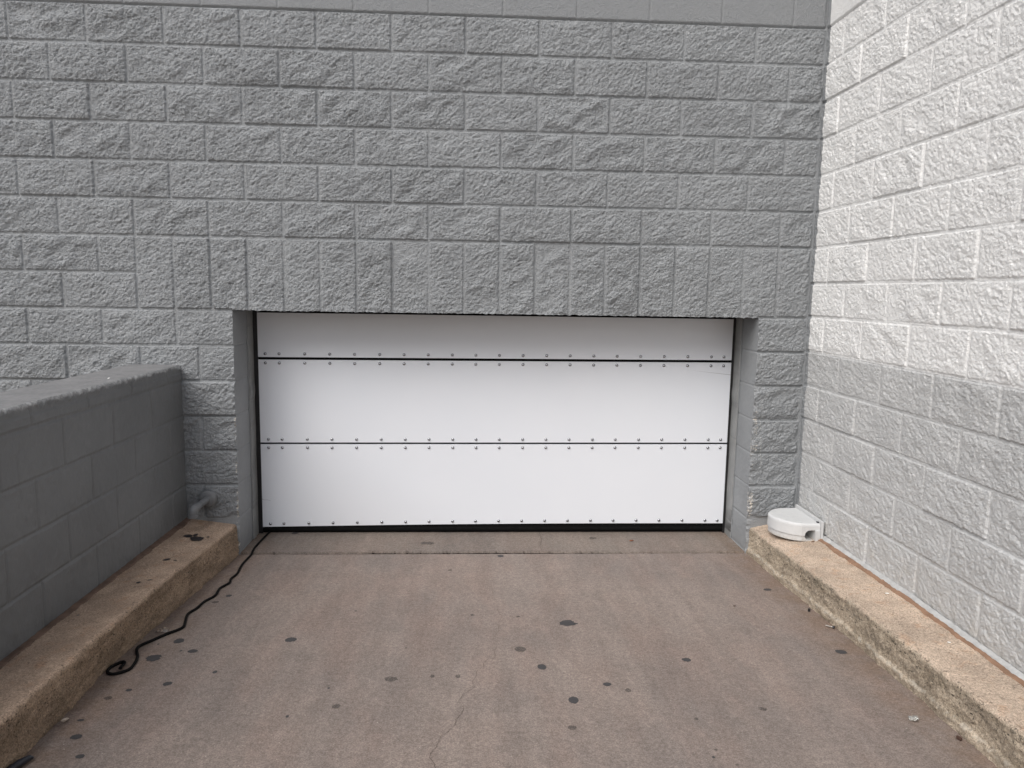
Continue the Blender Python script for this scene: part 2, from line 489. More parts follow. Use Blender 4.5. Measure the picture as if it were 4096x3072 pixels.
# gum spots, stains: x, y, w, d, kind(0 strong,1 faint)
SPOTS = [(-2.748, -1.193, .051, .045, 0), (-3.187, -.672, .031, .033, 0), (-3.223, -.757, .034, .029, 1), (-3.221, -1.2, .043, .048, 0), (-3.126, -1.3, .039, .033, 0),
 (-3.254, -1.357, .063, .054, 0), (-3.173, -1.297, .012, .012, 0), (-2.969, -1.486, .017, .026, 0), (-3.113, -1.578, .033, .032, 0), (-3.232, -1.625, .022, .021, 0),
 (-3.278, -1.682, .028, .025, 1), (-3.297, -1.831, .024, .014, 0), (-3.257, -1.933, .038, .03, 0), (-3.187, -2.044, .028, .022, 0), (-2.503, -1.619, .009, .012, 0),
 (-2.606, -1.817, .011, .017, 0), (-3.293, -1.231, .01, .012, 0), (-1.801, -.042, .04, .042, 0), (-2.094, -.293, .027, .026, 1),
 (-1.518, -1.02, .081, .061, 0), (-1.76, -1.295, .051, .051, 1), (-1.684, -1.456, .038, .046, 0), (-1.443, -1.601, .032, .03, 0), (-1.589, -1.718, .038, .05, 0),
 (-1.967, -.926, .018, .023, 1), (-1.751, -.947, .023, .019, 1), (-2.119, -1.529, .017, .026, 1), (-2.02, -1.53, .021, .028, 1), (-1.372, -1.648, .022, .031, 1),
 (-2.246, -1.278, .009, .009, 0), (-2.523, -.874, .014, .012, 0), (-.406, -.606, .043, .032, 0), (-.38, -1.333, .047, .042, 0), (-1.073, -1.398, .039, .034, 0),
 (-.906, -1.787, .029, .024, 1), (-1.171, -1.85, .015, .016, 1), (-1.185, -2.078, .01, .012, 0), (-1.122, -2.119, .011, .01, 1), (-1.163, -2.037, .011, .011, 1),
 (-2.28, -1.55, .05, .04, 1), (-2.45, -1.75, .03, .03, 1), (-1.62, -1.9, .03, .03, 1)]
def spot_faces(bm, x, y, w, d, mi, zf, seed, n=36, jag=.11):
    g = random.Random(seed); ph = [g.uniform(0, 6.28) for _ in range(6)]; vs = []
    for k in range(n):
        a = 2 * math.pi * k / n
        r = 1 + sum(jag / (q + 1) ** .7 * math.sin((q + 1) * a * (1 + (q > 2)) + ph[q]) for q in range(5)) + g.uniform(-.07, .07)
        px, py = x + w / 2 * r * math.cos(a), y + d / 2 * r * math.sin(a)
        vs.append(bm.verts.new((px, py, zf(px, py) + .0012)))
    f = bm.faces.new(vs); f.material_index = mi
def crack_faces(bm, pts, w, mi, zf, seed):
    g = random.Random(seed); P = []
    for a, b in zip(pts, pts[1:]):
        n = max(1, int(math.dist(a, b) / .008))
        for k in range(n):
            t = k / n
            P.append((a[0] + (b[0] - a[0]) * t + g.uniform(-.0025, .0025), a[1] + (b[1] - a[1]) * t + g.uniform(-.002, .002)))
    P.append(pts[-1]); prev = None
    for i, (x, y) in enumerate(P):
        e = min(1, 8 * min(i, len(P) - 1 - i) / len(P) + .25)
        ww = w * e * g.uniform(.45, 1.2) / 2
        a = bm.verts.new((x - ww, y, zf(x - ww, y) + .0018)); b = bm.verts.new((x + ww, y, zf(x + ww, y) + .0018))
        if prev:
            f = bm.faces.new((prev[0], prev[1], b, a)); f.material_index = mi
        prev = (a, b)

# ramp slab
bm = bmesh.new()
xs = np.concatenate([[-3.40], np.linspace(-3.35, -.28, 25), [-.24]])
ys = np.concatenate([[.0], -np.arange(.05, 3, .1), -np.arange(3.1, 6.2, .25)])
vv = [[bm.verts.new((x, y, float(fz(x, y)))) for y in ys] for x in xs]
for i in range(len(xs) - 1):
    for j in range(len(ys) - 1):
        bm.faces.new((vv[i][j], vv[i][j + 1], vv[i + 1][j + 1], vv[i + 1][j])).smooth = True
# end face towards the joint
for i in range(len(xs) - 1):
    a, b = vv[i][0].co, vv[i + 1][0].co
    bm.faces.new([bm.verts.new(p) for p in ((a.x, 0, a.z), (b.x, 0, b.z), (b.x, 0, -.3), (a.x, 0, -.3))])
zf_ = lambda x, y: float(fz(np.float64(x), np.float64(y)))
for i, (x, y, w, d, k) in enumerate(SPOTS): spot_faces(bm, x, y, w, d, 1 + k, zf_, i, jag=.06 if w < .06 else .16)
spot_faces(bm, -1.50, -1.03, .05, .03, 1, zf_, 77, jag=.25)
crack_faces(bm, [(-1.861, -.566), (-1.869, -.742)], .0010, 3, zf_, 1)
crack_faces(bm, [(-1.848, -.824), (-1.844, -.883), (-1.825, -.95), (-1.848, -1.023), (-1.846, -1.102), (-1.868, -1.168), (-1.863, -1.217)], .0011, 3, zf_, 2)
crack_faces(bm, [(-1.849, -1.233), (-1.872, -1.309), (-1.87, -1.375), (-1.896, -1.375), (-1.92, -1.424), (-1.92, -1.458), (-1.946, -1.491), (-1.952, -1.543), (-1.964, -1.575), (-1.955, -1.618), (-1.993, -1.665), (-2.01, -1.705), (-2.012, -1.739)], .0014, 3, zf_, 3)
crack_faces(bm, [(-2.004, -1.705), (-1.993, -1.766), (-2.002, -1.809), (-2.021, -1.845), (-2.022, -1.88), (-2.043, -1.919), (-2.069, -1.951), (-2.076, -2.002), (-2.095, -2.045), (-2.097, -2.067), (-2.08, -2.096), (-2.07, -2.2), (-2.09, -2.4)], .0017, 3, zf_, 4)
crack_faces(bm, [(-1.545, -.02), (-1.548, -.06)], .002, 3, zf_, 5)
me = bpy.data.meshes.new('driveway'); bm.to_mesh(me); bm.free()
driveway = link('driveway', me, [M_SLAB, M_GUM, M_GUM2, M_CRACK])
tag(driveway, kind='structure')

# apron inside the doorway, with a ragged front edge over the joint
bm = bmesh.new()
g = random.Random(5)
n = 420; x0, x1 = -3.345, -.285
topf, topb, low = [], [], []
yy = 0
for i in range(n + 1):
    x = x0 + (x1 - x0) * i / n
    yy = yy * .8 + g.uniform(-.0022, .0022)
    chip = .010 if g.random() < .10 else 0
    e = .013 + yy + chip * g.random() + .006 * math.sin(x * 2.3)
    topf.append(bm.verts.new((x, e + .004, APZ - .001))); low.append(bm.verts.new((x, e, APZ - .012)))
    topb.append(bm.verts.new((x, .75, APZ)))
for i in range(n):
    bm.faces.new((topf[i], topf[i + 1], topb[i + 1], topb[i]))
    bm.faces.new((low[i], low[i + 1], topf[i + 1], topf[i]))
fa = lambda x, y: APZ
spot_faces(bm, -3.109, .357, .045, .037, 1, fa, 301)
spot_faces(bm, -2.247, .16, .088, .05, 2, fa, 302)
spot_faces(bm, -1.2, .25, .05, .04, 2, fa, 303)
crack_faces(bm, [(-1.536, .39), (-1.533, .221), (-1.553, .086), (-1.545, .03)], .0018, 3, fa, 304)
me = bpy.data.meshes.new('doorway_apron'); bm.to_mesh(me); bm.free()
apron = link('doorway_apron', me, [M_APRON, M_GUM, M_GUM2, M_CRACK]); tag(apron, kind='structure')
# joint filler bed below
bm = bmesh.new()
for f in [((-3.36, 0, -.232), (-.27, 0, -.232), (-.27, .03, -.232), (-3.36, .03, -.232))]:
    bm.faces.new([bm.verts.new(p) for p in f])
o = bm_obj('joint_filler', bm, M_CRACK, driveway)

# yard sheet with a hole for the ramp
MBk = MB()
X = [-90, -3.93, .3, 90]; Yg = [-90, -6.0, .02, 60]
for i in range(3):
    for j in range(3):
        if i == 1 and j == 1: continue
        if j == 2 and i >= 0: 
            if i == 1: continue
        MBk.quad([(X[i], Yg[j], -.016), (X[i + 1], Yg[j], -.016), (X[i + 1], Yg[j + 1], -.016), (X[i], Yg[j + 1], -.016)])
yard = MBk.build('ground', M_GROUND, smooth=False); tag(yard, kind='structure')

# ------------------------------------------------------------------ grey wall
OX0, OX1, OZ = -3.342, -.300, 6 * H + .0
DY = .36
WTOP = 6.2
def axis(*segs, extra=()):
    a = np.concatenate([np.arange(s, e, st) for s, e, st in segs] + [np.array(extra)])
    a = np.unique(np.round(a, 5))
    keep = [a[0]]
    ex = set(np.round(extra, 5))
    for v in a[1:]:
        if v - keep[-1] < .0016:
            if v in ex: keep[-1] = v
            continue
        keep.append(v)
    return np.array(keep)

def cells_grey(x, z):
    k = np.floor((ZJ - z) / H).astype(int)
    off = np.where(np.mod(k, 2) == 0, 0.0, .5)
    c = np.floor(x / B - off)
    u0 = (c + off) * B; u1 = u0 + B
    z1 = ZJ - k * H; z0 = z1 - H
    # soldier course over the door
    sol = ((k == 6) | (k == 7)) & (x > -19 * H)
    cs = np.floor(x / H)
    u0 = np.where(sol, cs * H, u0); u1 = np.where(sol, cs * H + H, u1)
    z1 = np.where(sol, 8 * H, z1); z0 = np.where(sol, 6 * H, z0)
    cap = ((k == 6) | (k == 7)) & ~sol
    u1 = np.where(cap & (u1 > -19 * H), -19 * H, u1)
    # jambs
    pl = (k >= 8) & (x > -4.4) & (x < OX0 + .001)
    j = -8.7 * B
    odd = np.mod(k, 2) == 1
    u0 = np.where(pl & odd & (x > j), j, u0); u1 = np.where(pl & odd & (x < j) & (u1 > j), j, u1)
    ninth = -9 * B
    u0 = np.where(pl & ~odd & (x > ninth), ninth, u0)
    u1 = np.where(pl & ((x > j) | (~odd & (x > ninth))), OX0 + 1, u1)
    pr = (k >= 8) & (x > OX1 - .001)
    u0 = np.where(pr, OX1 - 1, u0); u1 = np.where(pr, 0.0, u1)
    # no mortar line along the lintel's free edge
    z0 = np.where(sol & (x > OX0) & (x < OX1), z0 - 1, z0)
    z1 = np.where(pr & (k == 8), z1, z1)
    kc = np.where(sol, 6, k)
    cid = (kc * 131 + np.floor(u0 / H * 2 + .5).astype(int) * 17 + 900)
    return u0, u1, z0, z1, cid, k

def h_grey(x, z):
    u0, u1, z0, z1, cid, k = cells_grey(x, z)
    uc0 = np.where(u0 < OX1 - .9, u0, u0)
    h = split_face(x, z, uc0, u1, z0, z1, cid)
    hs_ = smooth_face(x, z, u0, u1, z0, z1, cid) + .006
    h = np.where(k < 0, hs_, h)
    # ground line mortar and the sealed corner
    e = sstep(.0, .012, z - (.012 + .006 * sample(F_LOW, x, z * 0)))
    h = np.where(k >= 13, h * e + .004 * (1 - e), h)
    c = sstep(.014, .024, -x + .003 * sample(F_LOW, x * 0 + 1, z))
    h = h * c + .006 * (1 - c)
    # knocked-off arrises beside the door
    for ex, sg in ((OX1, 1), (OX0, -1)):
        dd = (x - ex) * sg
        wgt = np.where((dd > -.01) & (z < .85), np.exp(-np.maximum(dd, 0) / .012), 0)
        h = h - wgt * np.clip(.006 + .006 * sample(F_MID, x * .2, z * .7), 0, .014)
    return np.maximum(h, -.006)

gx = axis((-9.0, -5.3, .04), (-5.3, .0, .0036), extra=[OX0, OX1, 0.0])
gzv = axis((-.30, 3.10, .0036), (3.10, WTOP, .03), extra=[OZ, WTOP])
GX, GZ = np.meshgrid(gx, gzv, indexing='ij')
HG = h_grey(GX, GZ)
cx = (gx[1:] + gx[:-1]) / 2; cz_ = (gzv[1:] + gzv[:-1]) / 2
CX, CZ = np.meshgrid(cx, cz_, indexing='ij')
keep = ~((CX > OX0) & (CX < OX1) & (CZ < OZ))
W = MB()
iz = int(np.argmin(np.abs(gzv - OZ))); GXp = GX.copy(); GZp = GZ.copy()
inb = (gx > OX0 + .01) & (gx < OX1 - .01)
LRAG = .0012 * sample(F_MID, gx, gx * 0 + .3) + .0006 * sample(F_FIN, gx, gx * 0 + .1)
GZp[inb, iz] += LRAG[inb]
W.grid(np.stack([GXp, -HG, GZp], -1), keep)
# reveals (smooth block ends with course joints), soffit
zr = gzv[(gzv <= OZ + 1e-4)]
for ex, sg in ((OX0, 1), (OX1, -1)):
    hf = h_grey(np.full_like(zr, ex), zr)
    t = np.linspace(0, 1, 46)
    Yv = -hf[None, :] * (1 - t[:, None]) + .62 * t[:, None]
    zz = np.broadcast_to(zr, Yv.shape)
    dz = np.abs(zz / H - np.round(zz / H)) * H
    gr = .0035 * np.exp(-(dz / .005) ** 2)
    worn = np.where(zz < .85, 1.0, .2) * np.exp(-np.maximum(Yv + .01, 0) / .018) * np.clip(.004 + .006 * sample(F_MID, Yv * 1.5 + 2, zz), 0, .012)
    worn[0] = 0
    gr[0] = 0
    P = np.stack([ex - sg * (gr + worn + .0004 * sample(F_SM, Yv, zz)), Yv, zz], -1)
    P[0, :, 0] = ex
    W.grid(P, flip=(sg < 0), mi=1)
xr = gx[(gx >= OX0 - 1e-4) & (gx <= OX1 + 1e-4)]
hf = h_grey(xr, np.full_like(xr, OZ))
t = np.linspace(0, 1, 12)
Yv = -hf[None, :] * (1 - t[:, None]) + .62 * t[:, None]
lr = np.where(inb, LRAG, 0)[(gx >= OX0 - 1e-4) & (gx <= OX1 + 1e-4)]
W.grid(np.stack([np.broadcast_to(xr, Yv.shape), Yv, OZ + lr[None, :] * (1 - t[:, None])], -1), mi=1)
# closing faces: coping, back, ends
TH = .65
W.quad([(-9, -.0, WTOP), (0, -.0, WTOP), (0, TH, WTOP), (-9, TH, WTOP)])
W.quad([(-9, TH, -.3), (-9, TH, WTOP), (0, TH, WTOP), (0, TH, -.3)])
W.quad([(-9, 0, -.3), (-9, 0, WTOP), (-9, TH, WTOP), (-9, TH, -.3)])
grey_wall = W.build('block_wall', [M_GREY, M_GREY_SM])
tag(grey_wall, 'tall grey painted wall of rough split-face blocks around the white door', 'wall')

# ------------------------------------------------------------------ white wall (plane x = 0, faces -x)
zj = np.array([6.2, 14 * H + .2032 * 4, 14 * H + .2032 * 3, 14 * H + .2032 * 2, 14 * H + .2032] + [14 * H - k * H - .006 * 0 for k in range(8)] + [1.232, 1.030, .828, .628, .428, .224, .018, -.35])
NSM = 4
def h_white(y, z):
    idx = np.searchsorted(-zj, -z, side='left') - 1        # zj[idx] >= z > zj[idx+1]
    idx = np.clip(idx, 0, len(zj) - 2)
    z1 = zj[idx]; z0 = zj[idx + 1]
    k = idx - 5
    off = np.where(np.mod(k, 2) == 0, .5, 0.0)
    c = np.floor(y / B - off); u0 = (c + off) * B; u1 = u0 + B
    z1 = np.where(idx == len(zj) - 2, z1 + 1, z1)
    cid = (k * 97 + c.astype(int) * 31 + 5000)
    hh = split_face(y, z, u0, u1, z0, z1, cid, .0022, .0011, .62)
    hs_ = smooth_face(y, z, u0, u1, z0, z1, cid) + .004
    hh = np.where(k < 0, hs_, hh)
    foot = z < .018 + .005 * sample(F_LOW, y, z * 0)
    hh = np.where(foot, .006, hh)
    return np.maximum(hh, -.006)
wy = axis((-9.0, -2.45, .03), (-2.45, .005, .0036), extra=[0.03])
wz = axis((-.10, 3.15, .0036), (3.15, WTOP, .03), extra=[WTOP])
WY, WZ = np.meshgrid(wy, wz, indexing='ij')
HW = h_white(WY, WZ)
W = MB()
W.grid(np.stack([-HW, WY, WZ], -1), flip=True)
W.quad([(0, -9, WTOP), (.3, -9, WTOP), (.3, .03, WTOP), (0, .03, WTOP)])
W.quad([(.3, -9, -.3), (.3, -9, WTOP), (.3, .03, WTOP), (.3, .03, -.3)])
W.quad([(0, -9, -.3), (0, -9, WTOP), (.3, -9, WTOP), (.3, -9, -.3)])
white_wall = W.build('block_wall', M_WHITE)
tag(white_wall, 'white split-face block wall on the right with a pale grey lower band', 'wall')

# ------------------------------------------------------------------ low wall on the left (plane x=-3.64, faces +x)
LX, LT, LZ = -3.641, -3.91, .905
ly = axis((-6.0, -2.9, .03), (-2.9, .0, .0055), extra=[0.0])
lz = axis((-.25, LZ, .0055), extra=[LZ - .012, LZ - .006, LZ])
LY, LZg = np.meshgrid(ly, lz, indexing='ij')
k = np.floor((4 * H - LZg) / H).astype(int)
off = np.where(np.mod(k, 2) == 0, 0.0, .5)
c = np.floor(LY / B - off); u0 = (c + off) * B
z1 = 4 * H - k * H; z0 = z1 - H; z1 = np.where(k < 0, z1 + 1, z1)
off2 = off
hl = smooth_face(LY, LZg, u0, u0 + B, z0, z1, k * 7 + c.astype(int) * 13 + 3000, dep=.0052, wid=.006)
hl += .0006 * sample(F_SM, LY * .6, LZg * .6)
edge = np.clip((LZg - (LZ - .014)) / .014, 0, 1)
rag = .004 * np.clip(sample(F_MID, LY, LZg), -1, 2)
hl = hl - edge ** 2 * .009 + np.where(LZg > LZ - .03, rag * .5, 0) - .003 * (LZg > LZ - .045)
W = MB()
W.grid(np.stack([LX + hl, LY, LZg], -1), flip=False)
hx = np.linspace(0, 1, 50)
HX = (LX + hl[:, -1])[:, None] * (1 - hx) + LT * hx
TY = np.broadcast_to(ly[:, None], HX.shape)
dj = np.abs(TY / B - np.round(TY / B)) * B
TZ = LZ - .002 * np.exp(-(dj / .004) ** 2) + .0006 * sample(F_MID, HX, TY)
TZ[:, 0] = LZ
W.grid(np.stack([HX, TY, TZ], -1), flip=False, mi=1)
W.quad([(LT, -6, -.25), (LT, -6, LZ), (LT, 0, LZ), (LT, 0, -.25)])
W.quad([(LX, -6, -.25), (LX, -6, LZ), (LT, -6, LZ), (LT, -6, -.25)])

def low_top_mat():
    mt = mat('worn_coping_paint', (.2, .2, .2), .7); N = NT_(mt)
    c = N.mix(N.ramp(N.noise(9, 5, .7), .3, .7), (.15, .152, .155), (.20, .20, .202))
    w = N.math('GREATER_THAN', N.noise(26, 2, .4, stretch=(1, .5, 1)), .80)
    c = N.mix(w, c, (.75, .75, .72))
    N.color(c); N.bump(N.noise(150, 3, .7), .0014)
    return mt
def low_wall_mat():
    mt = mat('dark_grey_wall_paint', (.165, .167, .166), .6); N = NT_(mt)
    x, y, z = N.xyz()
    c = N.mix(N.ramp(N.noise(2.5, 4), .3, .7), (.135, .141, .145), (.160, .167, .171))
    st = N.ramp(N.noise(5, 5, .7, stretch=(1, 2.2, .5)), .58, .75, 0, .5)
    c = N.mix(st, c, (.09, .092, .09))
    zn = N.math('ADD', z, N.math('MULTIPLY', N.math('SUBTRACT', N.noise(16, 5, .75), .5), .06))
    ed = N.ramp(zn, LZ - .022, LZ - .006, 0, .85)
    ed = N.math('MULTIPLY', ed, N.ramp(N.noise(70, 4, .8), .35, .6, .3, 1))
    c = N.mix(ed, c, (.40, .405, .405))
    ft = N.math('MULTIPLY', N.ramp(z, 0.0, .12, 1, 0), N.ramp(N.noise(20, 5, .7), .45, .65, 0, .4))
    c = N.mix(ft, c, (.07, .066, .062))
    N.color(c)
    N.bump(N.math('ADD', N.noise(120, 3, .6), N.noise(35, 3, .6)), .0011)
    return mt
low_wall = W.build('low_block_wall', [low_wall_mat(), low_top_mat()])
tag(low_wall, 'low dark grey smooth block wall at the left, its top edge worn', 'wall')

# ------------------------------------------------------------------ kerbs
def lerp(y, tab):
    ys_ = [t[0] for t in tab][::-1]; vs_ = [t[1] for t in tab][::-1]
    return np.interp(y, ys_, vs_)
def make_kerb(side):
    y = axis((-6.0, -2.7, .03), (-2.7, .0, .0055), extra=[0.0])
    y = y[::-1]
    if side == 'L':
        zi = lerp(y, [(0, .002), (-.7, .006), (-1.7, .012), (-3, .012), (-6, .012)])
        zo = lerp(y, [(.06, -.038), (-.967, .027), (-1.5, .05), (-2.14, .064), (-4, .075), (-6, .08)])
        xw, xe, sg = LX + .001, XL0, 1
    else:
        zi = lerp(y, [(0, .0), (-.41, .006), (-1.2, .02), (-1.9, .01), (-6, .02)])
        zo = lerp(y, [(.03, -.058), (-1.32, .01), (-2.055, .026), (-2.3, .036), (-4, .06), (-6, .07)])
        xw, xe, sg = .0, XR0, -1
    zb = fz(np.full_like(y, xe), y) - .03
    P = []; prof = []
    nt, nr, nf = 44, 8, 34
    rad = .018
    wob = .004 * sample(F_LOW, y, y * 0 + (1 if side == 'L' else 3))
    xe_ = xe + wob * sg * .6
    for i in range(nt):
        t = i / nt
        xx = xw + (xe_ - sg * rad - xw) * t
        zz = zi + (zo - zi) * t
        P.append(np.stack([xx, y, zz], -1)); prof.append(np.full_like(y, t * .95))
    for i in range(nr):
        a = math.pi / 2 * i / nr
        xx = xe_ - sg * rad + sg * rad * math.sin(a); zz = zo - rad + rad * math.cos(a)
        P.append(np.stack([xx, y, zz], -1)); prof.append(np.full_like(y, .95 + .1 * i / nr))
    for i in range(nf + 1):
        t = i / nf
        zz = (zo - rad) * (1 - t) + zb * t
        if side == 'L': base_x = lerp(y, [(0, .006), (-.61, -.014), (-1.09, -.030), (-1.27, -.044), (-1.45, -.044), (-1.86, -.015), (-2.09, -.002), (-3, .01), (-6, .01)])
        else: base_x = lerp(y, [(0, .008), (-.73, -.002), (-1.18, -.016), (-1.66, -.014), (-2.15, -.002), (-3, .0), (-6, .0)])
        bat = base_x * t
        if side == 'R':
            lip = sstep(.58, .66, t + .03 * sample(F_LOW, y, y * 0 + 2)) * .008
            bat = bat + lip + .003 * sample(F_LOW, y, y * 0 + .5) * math.sin(t * 3)
        else:
            bat = bat + .006 * np.sin(t * 3.1) * sample(F_LOW, y, y * 0 + .7) * .5
        P.append(np.stack([xe_ + sg * bat, y, zz], -1)); prof.append(1.05 + t * .95 + y * 0)
    P = np.stack(P, 0); prof = np.stack(prof, 0)
    # roughness along approximate normal
    s = np.cumsum(np.r_[0, np.linalg.norm(np.diff(P[:, 0], axis=0), axis=1)])
    S = np.broadcast_to(s[:, None], prof.shape); YY = P[..., 1]
    facew = np.clip((prof - .9) * 5, 0, 1)
    n1 = sample(F_FIN, S, YY + (0 if side == 'L' else 2)); n2 = sample(F_MID, S, YY + 1)
    amp = (.0004 + .0011 * facew) * n1 + (.0005 + .0010 * facew) * n2 
    nx = sstep(.9, 1.1, prof) * sg; nzv = 1 - sstep(.9, 1.1, prof)
    P[..., 0] += nx * amp; P[..., 2] += nzv * amp
    Q = grid_quads(P.shape[0], P.shape[1], flip=(side == 'R'))
    me = np_mesh('kerb', P.reshape(-1, 3), Q, True, None, {'prof': prof})
    ob = link('concrete_kerb', me, M_CURB_L if side == 'L' else M_CURB_R)
    return ob, zi, zo, y
kerbL, ziL, zoL, yk = make_kerb('L')
tag(kerbL, 'brown weathered concrete kerb along the foot of the low dark grey wall', 'kerb', 'kerbs either side of the ramp')
kerbR, ziR, zoR, _ = make_kerb('R')
tag(kerbR, 'pale sandy concrete kerb along the white wall, its edge specked black', 'kerb', 'kerbs either side of the ramp')

def sealant(parent, name, side, mt, w, hgt, w0=0.0, seed=0, xoff=0.0):
    y = yk
    zi, zo = (ziL, zoL) if side == 'L' else (ziR, zoR)
    xw = LX + .006 if side == 'L' else -.008
    sg = 1 if side == 'L' else -1
    sl = (zo - zi) / .285
    wid = w + .003 * sample(F_LOW, y, y * 0 + seed) + .001 * sample(F_MID, y, y * 0 + seed)
    rows = []
    for t in np.linspace(0, 1, 7):
        d = w0 + (wid - w0) * t
        z = zi + sl * (d) + hgt * (1 - t) ** .6 + .002 * (t < .99) - .002 * (t > .99)
        z = z + .0007 * sample(F_MID, y * 1.1, y * 0 + t)
        rows.append(np.stack([xw + sg * (d + xoff), y, z], -1))
    P = np.stack(rows, 0)
    me = np_mesh(name, P.reshape(-1, 3), grid_quads(P.shape[0], P.shape[1], flip=(side == 'R')))
    return link(name, me, mt, parent)
sealant(kerbL, 'sealant_strip', 'L', M_SEAL_L, .030, .008, seed=1)
sealant(kerbR, 'sealant_strip', 'R', M_SEAL_R, .038, .006, w0=.018, seed=2)
sealant(kerbR, 'mortar_fillet', 'R', M_GREYFIL, .022, .018, seed=3)
# tar blot and small stains on the left kerb's top
bm = bmesh.new()
def zkL(x, y):
    t = (x - LX) / .285
    return float(np.interp(-y, -yk, ziL) * (1 - t) + np.interp(-y, -yk, zoL) * t) + .0012
TARS = [(-3.462, -.335, .075, .075, 11), (-3.52, -.30, .05, .045, 12), (-3.49, -.28, .025, .04, 13), (-3.415, -.30, .016, .018, 14),
        (-3.475, -.69, .03, .035, 15), (-3.43, -.70, .016, .012, 16), (-3.47, -1.0, .02, .02, 17), (-3.43, -.98, .028, .012, 18), (-3.56, -1.33, .012, .012, 19)]
bm.free()
for x, y, w, d, sdd in TARS:
    bm = bmesh.new(); spot_faces(bm, x, y, w, d, 0, zkL, sdd, jag=.14); bm_obj('tar_blot', bm, M_TAR, kerbL)

# ------------------------------------------------------------------ door
door = empty('sectional_door', (-1.82, DY, APZ))
tag(door, 'white riveted three-panel sectional door in the grey block wall', 'door')
PXL, PXR = -3.318, -.313
def tilt(x, zl, zr): return zl + (zr - zl) * (x - PXL) / (PXR - PXL)
seams = [((1.196, 1.196), (.9205, .9335)), ((.9040, .9170), (.3790, .3943)), ((.3665, .3818), (-.172, -.149))]
RX = [-3.268, -3.183, -3.026, -2.872, -2.718, -2.562, -2.41, -2.259, -2.108, -1.96, -1.811, -1.661, -1.511, -1.361, -1.21, -1.061, -.909, -.757, -.604, -.451, -.369]
def make_panel(tp, bt, bow=0.0):
    n = 60; bm = bmesh.new(); d = .02
    fr, bk = [], []
    for i in range(n + 1):
        x = PXL + (PXR - PXL) * i / n
        zt = tilt(x, *tp) ; zb = tilt(x, *bt)
        if bow: zb += bow * math.sin(math.pi * i / n)
        fr.append((bm.verts.new((x, DY, zb)), bm.verts.new((x, DY, zt)))); bk.append((bm.verts.new((x, DY + d, zb)), bm.verts.new((x, DY + d, zt))))
    for i in range(n):
        bm.faces.new((fr[i][0], fr[i + 1][0], fr[i + 1][1], fr[i][1]))
        bm.faces.new((bk[i][0], bk[i][1], bk[i + 1][1], bk[i + 1][0]))
        bm.faces.new((fr[i][1], fr[i + 1][1], bk[i + 1][1], bk[i][1]))
        bm.faces.new((fr[i][0], bk[i][0], bk[i + 1][0], fr[i + 1][0]))
    bm.faces.new((fr[0][0], fr[0][1], bk[0][1], bk[0][0])); bm.faces.new((fr[-1][0], bk[-1][0], bk[-1][1], fr[-1][1]))
    bevel_e = [e for e in bm.edges if all(abs(v.co.y - DY) < 1e-6 for v in e.verts) and len(e.link_faces) == 2 and any(abs(f.normal.z) > .5 or len(f.verts) == 4 and all(abs(v.co.x - f.verts[0].co.x) < 1e-6 for v in f.verts) for f in e.link_faces)]
    return bm_obj('door_panel', bm, M_PANEL, door)
# one rivet mesh, shared
bm = bmesh.new()
rr, hh_ = .0100, .0085
rings = []
for i in range(6):
    a = math.pi / 2 * i / 6
    rings.append([bm.verts.new((rr * math.cos(a) * math.cos(b), -hh_ * math.sin(a), rr * math.cos(a) * math.sin(b))) for b in [2 * math.pi * q / 14 for q in range(14)]])
tp = bm.verts.new((0, -hh_, 0))
for a, b in zip(rings, rings[1:]):
    for q in range(14): bm.faces.new((a[q], a[(q + 1) % 14], b[(q + 1) % 14], b[q]))
for q in range(14): bm.faces.new((rings[-1][q], rings[-1][(q + 1) % 14], tp))
bmesh.ops.recalc_face_normals(bm, faces=bm.faces)
rme = bpy.data.meshes.new('rivet'); bm.to_mesh(rme); bm.free()
rme.polygons.foreach_set('use_smooth', [True] * len(rme.polygons)); rme.materials.append(M_STEEL)
for pi, (tp_, bt_) in enumerate(seams):
    p = make_panel(tp_, bt_, bow=.008 if pi == 2 else 0)
    rowsz = []
    if pi > 0: rowsz.append(('t', tp_))
    rowsz.append(('b', bt_))
    for w_, (zl, zr_) in rowsz:
        for i, x in enumerate(RX):
            z = tilt(x, zl, zr_)
            if w_ == 't': z -= .0205
            else: z += .0205
            if pi == 2 and w_ == 'b': z += .008 * math.sin(math.pi * (x - PXL) / (PXR - PXL)); xx = x + .004 + .008 * i / 20
            else: xx = x + (.006 if pi == 2 or (pi == 1 and w_ == 'b') else 0)
            r_ = bpy.data.objects.new('rivet', rme); COL.objects.link(r_)
            r_.parent = p
            r_.location = Vector((xx, DY, z)) - Vector((0, 0, 0))
            r_.rotation_euler = (0, (i * 1.7) % 3, 0)
# black frame strips, seam backing, bottom seal
for sx, sy in ((OX0 + .0012, PXL + .006), (PXR - .006, OX1 - .0012)):
    bm = bmesh.new(); bm_box(bm, (min(sx, sy), DY - .004, APZ), (max(sx, sy), DY + .05, OZ + .0), 0)
    bm_obj('door_frame', bm, M_FRAME, door)
bm = bmesh.new(); bm_box(bm, (PXL + .002, DY + .014, -.16), (PXR - .002, DY + .045, OZ - .004))
bm_obj('backing_sheet', bm, M_BLACK, door)
bm = bmesh.new()
bm_tube(bm, [(PXL + .001, DY + .018, -.192), (PXR - .001, DY + .018, -.188)], .019, 16)
bm_box(bm, (PXL, DY + .006, -.188), (PXR, DY + .03, -.13))
bm_obj('bottom_seal', bm, M_BLACK, door)
